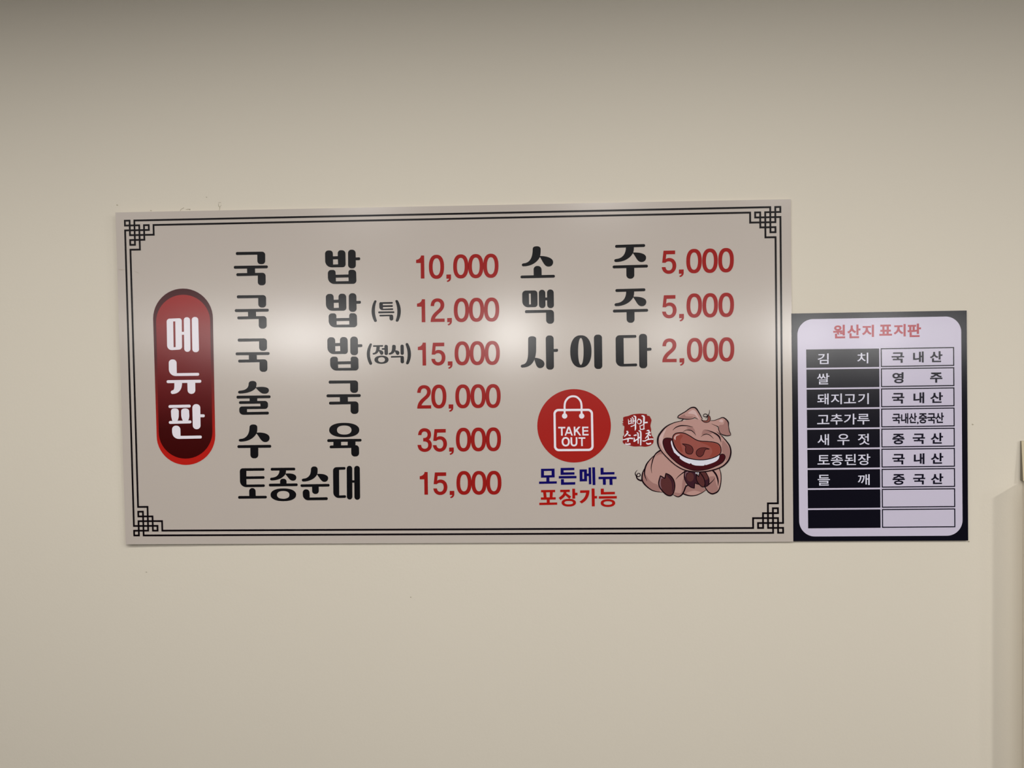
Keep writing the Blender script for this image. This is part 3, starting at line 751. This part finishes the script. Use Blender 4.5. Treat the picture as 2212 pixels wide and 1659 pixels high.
pig('head_shading', P_DK, pic, [
  (cH, [blob([(1400,740),(1550,700),(1590,560),(1680,620),(1700,780),(1760,1030),(1660,1060),(1500,1020),(1420,920)]), blob([(340,810),(470,780),(590,850),(640,1040),(560,930),(420,870)]), blob([(900,880),(1060,910),(1180,960),(1150,1010),(1000,1000),(840,1040)]), blob([(110,480),(270,380),(330,440),(560,450),(420,520),(220,510)])]),
  (cF, [blob([(1590,640),(1640,670),(1695,760),(1695,850),(1650,930),(1625,850),(1590,790)])])], 'darker pink shading')
pig('head_highlight', P_LT, pic, [
  (cH, [blob([(390,340),(500,250),(570,235),(650,290),(700,400),(780,560),(690,480),(610,390),(500,360)]), blob([(1400,600),(1480,540),(1530,570),(1510,640)])]),
  (cF, [blob([(645,600),(690,520),(755,450),(720,540),(700,620),(700,700),(740,800),(690,740)])])], 'pale pink highlight')
pig('hair_tuft', P_HAIR, pic, [(cH, [blob([(825,540),(870,575),(960,590),(1020,560),(1040,480),(1040,420),(1090,430),(1120,500),(1115,570),(1060,625),(960,640),(870,600)])])], 'brown curl of hair')
pig('outline', P_LINE, pic, [
  (cF, [ribbon([(1000,335,8),(870,366,12),(760,420,18),(680,500,24),(632,590,26),(632,690,20),(675,780,14),(760,880,14),(880,990,14),(1010,1065,14),(1150,1095,16),(1300,1097,16),(1450,1072,18),(1590,1018,20),(1680,930,24),(1716,820,22),(1702,720,20),(1650,640,16),(1575,555,10)]),
        ribbon([(852,478,4),(890,440,12),(960,412,16),(1040,410,13),(1100,418,9),(1155,433,3)])]),
  (cH, [ribbon([(720,540,5),(620,485,16),(540,510,20),(420,535,22),(220,520,24),(80,490,26),(65,450,28),(120,395,30),(300,290,30),(470,170,36),(590,150,44),(670,200,44),(760,340,34),(860,530,22)]),
        ribbon([(240,530,20),(160,605,22)]),
        ribbon([(1130,580,14),(1250,572,20),(1400,520,22),(1520,480,32),(1620,530,40),(1700,630,40),(1710,760,24),(1740,920,24),(1780,1040,22),(1660,1070,26),(1540,1045,26),(1450,1000,24),(1395,890,22),(1370,780,20),(1250,725,12),(1150,680,5)]),
        ribbon([(825,540),(870,575),(960,590),(1020,560),(1040,480),(1040,420),(1090,430),(1120,500),(1115,570),(1060,625),(960,640),(870,600)], w=18, closed=True),
        ribbon([(1085,225,6),(1085,330,18),(1050,400,24),(980,450,24),(910,440,22),(895,390,20),(950,360,20),(1020,385,18),(1020,450,16),(960,510,8)]),
        ribbon([(225,940,5),(330,890,18),(420,885,24),(520,915,24),(600,990,18),(650,1065,5)]), ribbon([(930,880,5),(1060,905,18),(1200,960,34),(1340,1040,50),(1420,1130,44),(1470,1290,5)]),
        ribbon([(810,1105,5),(900,1040,20),(1000,1020,24),(1090,1045,22),(1170,1110,16),(1225,1170,5)]), ribbon([(1320,930,5),(1400,1000,18),(1460,1050,24)])])])
MOUTH = [(705,640),(730,602),(790,595),(860,620),(1000,760),(1300,860),(1530,850),(1585,832),(1622,848),(1632,890),(1590,960),(1480,1020),(1350,1065),(1200,1080),(1080,1055),(950,990),(830,890),(740,780),(708,690)]
pig('mouth', P_MOUTH, pic, [(cF, [blob(MOUTH)])], 'dark open mouth')
pig('outline', P_LINE, pic, [(cF, [ribbon(blob(MOUTH), w=10, closed=True, straight=True)])])
pig('teeth', P_TOOTH, pic, [(cF, [blob([(835,635),(860,720),(915,800),(1000,870),(1120,912),(1300,925),(1450,895),(1548,848),(1530,910),(1470,955),(1345,998),(1330,982),(1312,1006),(1200,1005),(1140,990),(1120,970),(1100,980),(1020,945),(958,900),(952,868),(935,868),(870,810),(838,730),(822,660)], sharp=(7, 14, 15, 16, 20, 21, 22, 24, 25, 26))])], 'row of white teeth')
SNOUT = [(850,580),(885,530),(950,515),(1020,522),(1100,560),(1220,630),(1350,645),(1480,660),(1548,698),(1570,770),(1550,835),(1450,890),(1300,920),(1120,905),(1000,850),(910,770),(858,660)]
sn = pig('snout', P_SNOUT, pic, [(cF, [blob(SNOUT)])], 'big reddish snout')
pig('snout_shading', P_SNR, pic, [(cF, [blob([(1250,650),(1400,662),(1500,680),(1550,730),(1555,800),(1500,855),(1400,885),(1440,800),(1400,720)]), blob([(870,590),(920,545),(1000,560),(960,640),(1000,800),(930,760),(880,680)])])])
pig('snout_highlight', P_LT, pic, [(cF, [blob([(868,590),(900,548),(960,540),(900,570),(890,625)])])])
NL = [(990,680),(1070,690),(1130,720),(1155,775),(1135,825),(1095,835),(1050,815),(1038,765),(1040,720)]
NRR = [(1402,760),(1330,740),(1260,745),(1210,780),(1200,830),(1230,868),(1270,870),(1305,840),(1320,800),(1340,765)]
pig('nostril', P_NOS, pic, [(cF, [blob(NL, sharp=(0,))])]); pig('nostril', P_NOS, pic, [(cF, [blob(NRR, sharp=(0,))])])
pig('outline', P_LINE, pic, [(cF, [ribbon(blob(NL, sharp=(0,)), w=9, closed=True, straight=True), ribbon(blob(NRR, sharp=(0,)), w=9, closed=True, straight=True),
   ribbon(blob(SNOUT), w=13, closed=True, straight=True)])])

# ------------------------------------------------------------------ origin board
FRAME = print_mat('origin_frame', 10, 9, 20)
OFACE = print_mat('origin_face', 188, 181, 198)
CELL = print_mat('origin_cell', 10, 9, 20)
O_W = print_mat('origin_white', 200, 198, 212)
O_K = print_mat('origin_ink', 14, 12, 28)
O_R = print_mat('origin_red', 158, 46, 58)
QC = [at(*p) for p in ((1709.4, 677.3), (2088.2, 670.7), (2091.5, 1167.6), (1714.2, 1169.2))]
ob = thing('origin_board', (bil(QC, .5, 1).x, 0.0, QC[2].z), 'small white origin notice with dark frame and table beside menu board', 'sign')
v = [tuple(p) for p in QC] + [(p.x, -0.0006, p.z) for p in QC]
opan = new_obj('panel', v, [(3,2,1,0),(4,5,6,7),(0,1,5,4),(1,2,6,5),(2,3,7,6),(3,0,4,7)], FRAME, ob, label='black framed backing sheet')
sh = Sheet(); sh.add(None, [rp([(1722,690,34),(2076,683.2,34),(2079.3,1157,34),(1726.5,1159,34)], 16)], Z1)
face = sh.build('face', OFACE, ob, 'pale lilac face with round corners')
NQ = [(1741.3,755),(1898.8,752.8),(1901.9,1140),(1745.6,1141.2)]
RQ = [(1902.2,752.2),(2060.9,749.6),(2063.5,1139),(1905.1,1140.3)]
def bl2(Q, a, b):
    return tuple(Q[0][k]*(1-a)*(1-b) + Q[1][k]*a*(1-b) + Q[2][k]*a*b + Q[3][k]*(1-a)*b for k in (0, 1))
name_cells, source_cells = [], []
for i in range(9):
    t0 = i * 43.3 / 386.1; t1 = (i * 43.3 + 39.7) / 386.1
    sh = Sheet(); sh.add(None, [[bl2(NQ, 0, t0), bl2(NQ, 1, t0), bl2(NQ, 1, t1), bl2(NQ, 0, t1)]], Z2)
    name_cells.append(sh.build('name_cell', CELL, ob, 'black table cell'))
    t0 = i * 43.4 / 388; t1 = (i * 43.4 + 40.6) / 388
    q = [bl2(RQ, 0, t0), bl2(RQ, 1, t0), bl2(RQ, 1, t1), bl2(RQ, 0, t1)]
    w = 2.3
    inn = [(q[0][0]+w, q[0][1]+w), (q[1][0]-w, q[1][1]+w), (q[2][0]-w, q[2][1]-w), (q[3][0]+w, q[3][1]-w)]
    sh = Sheet(); sh.add(None, [[q, inn]], Z2)
    source_cells.append(sh.build('source_cell', O_K, ob, 'black outlined table cell'))

# gothic lettering: glyph outlines of Blender's own font, each fitted to its measured box
def glyph_mesh(ch, bold):
    cu = bpy.data.curves.new('glyph', 'FONT')
    cu.body = ch; cu.offset = bold; cu.resolution_u = 4; cu.fill_mode = 'FRONT'
    o = bpy.data.objects.new('glyph', cu)
    COL.objects.link(o)
    bpy.context.view_layer.update()
    m = o.evaluated_get(bpy.context.evaluated_depsgraph_get()).to_mesh()
    vs = [v.co.copy() for v in m.vertices]; fs = [tuple(p.vertices) for p in m.polygons]
    bpy.data.objects.remove(o); bpy.data.curves.remove(cu)
    return vs, fs
CACHE = {}
def gothic(chars, crop, material, parent, bold=0.02, z=Z3, label=None):
    for ch, x0, y0, x1, y1 in chars:
        sh = Sheet()
        if (ch, bold) not in CACHE: CACHE[(ch, bold)] = glyph_mesh(ch, bold)
        vs, fs = CACHE[(ch, bold)]
        ax0 = min(v.x for v in vs); ax1 = max(v.x for v in vs); ay0 = min(v.y for v in vs); ay1 = max(v.y for v in vs)
        pts = []
        for v in vs:
            px, py = crop.px((x0 + (v.x - ax0) / (ax1 - ax0) * (x1 - x0), y1 - (v.y - ay0) / (ay1 - ay0) * (y1 - y0)))
            sl = 0.017 - (py - 680) / 490 * 0.013
            mx = crop.px(((x0 + x1) / 2, 0))[0]
            pts.append(at(px, py - sl * (px - mx)))
        b = sh._add(pts, z)
        sh.f += [tuple(b + i for i in f) for f in fs]
        sh.build('comma' if ch == ',' else 'syllable', material, parent, label)
r1 = Crop(1690, 650, 1910, 920, 1352); r2 = Crop(1890, 650, 2110, 920, 1352); r3 = Crop(1690, 910, 1910, 1180, 1352); r4 = Crop(1890, 910, 2110, 1180, 1352)
BT, BN, BS = 0.032, 0.009, 0.026
gothic([('원',672,318,832,497),('산',860,315,1035,495),('지',1057,318,1215,480)], r1, O_R, face, BT, Z2, 'red title syllable')
gothic([('표',57,315,225,462),('지',247,308,407,472),('판',430,302,610,480)], r2, O_R, face, BT, Z2, 'red title syllable')
LEFT = [(r1, [('김',467,698,612,838),('치',992,688,1138,830)]), (r1, [('쌀',458,962,622,1108)]),
 (r1, [('돼',462,1230,612,1375),('지',642,1230,788,1372),('고',815,1240,975,1358),('기',1002,1225,1145,1370)]),
 (r1, [('고',460,1515,622,1635),('추',638,1500,798,1642),('가',815,1497,980,1640),('루',993,1500,1155,1640)]),
 (r3, [('새',465,170,617,318),('우',728,168,888,315),('젓',1000,165,1155,312)]),
 (r3, [('토',465,448,627,573),('종',642,445,803,585),('된',825,435,975,580),('장',1000,433,1165,580)]),
 (r3, [('들',467,710,630,853),('깨',1000,703,1157,845)])]
for cell, (c, chs) in zip(name_cells, LEFT): gothic(chs, c, O_W, cell, BN)
RIGHT = [(r2, [('국',220,683,385,822),('내',505,672,645,817),('산',728,668,893,812)]), (r2, [('영',230,948,378,1093),('주',730,950,893,1085)]),
 (r2, [('국',225,1222,388,1362),('내',510,1213,652,1358),('산',732,1212,900,1353)]),
 (r2, [('국',228,1497,338,1628),('내',345,1490,440,1628),('산',447,1487,553,1622),(',',556,1605,578,1638),('중',580,1490,690,1625),('국',693,1490,803,1628),('산',800,1482,912,1620)]),
 (r4, [('중',230,165,390,305),('국',500,163,662,300),('산',738,153,902,297)]), (r4, [('국',230,433,393,572),('내',515,425,655,568),('산',740,420,905,563)]),
 (r4, [('중',233,700,395,842),('국',505,700,665,838),('산',740,692,905,832)])]
for cell, (c, chs) in zip(source_cells, RIGHT): gothic(chs, c, O_K, cell, BS)

for o in bpy.data.objects:
    if '_base' in o: del o['_base']
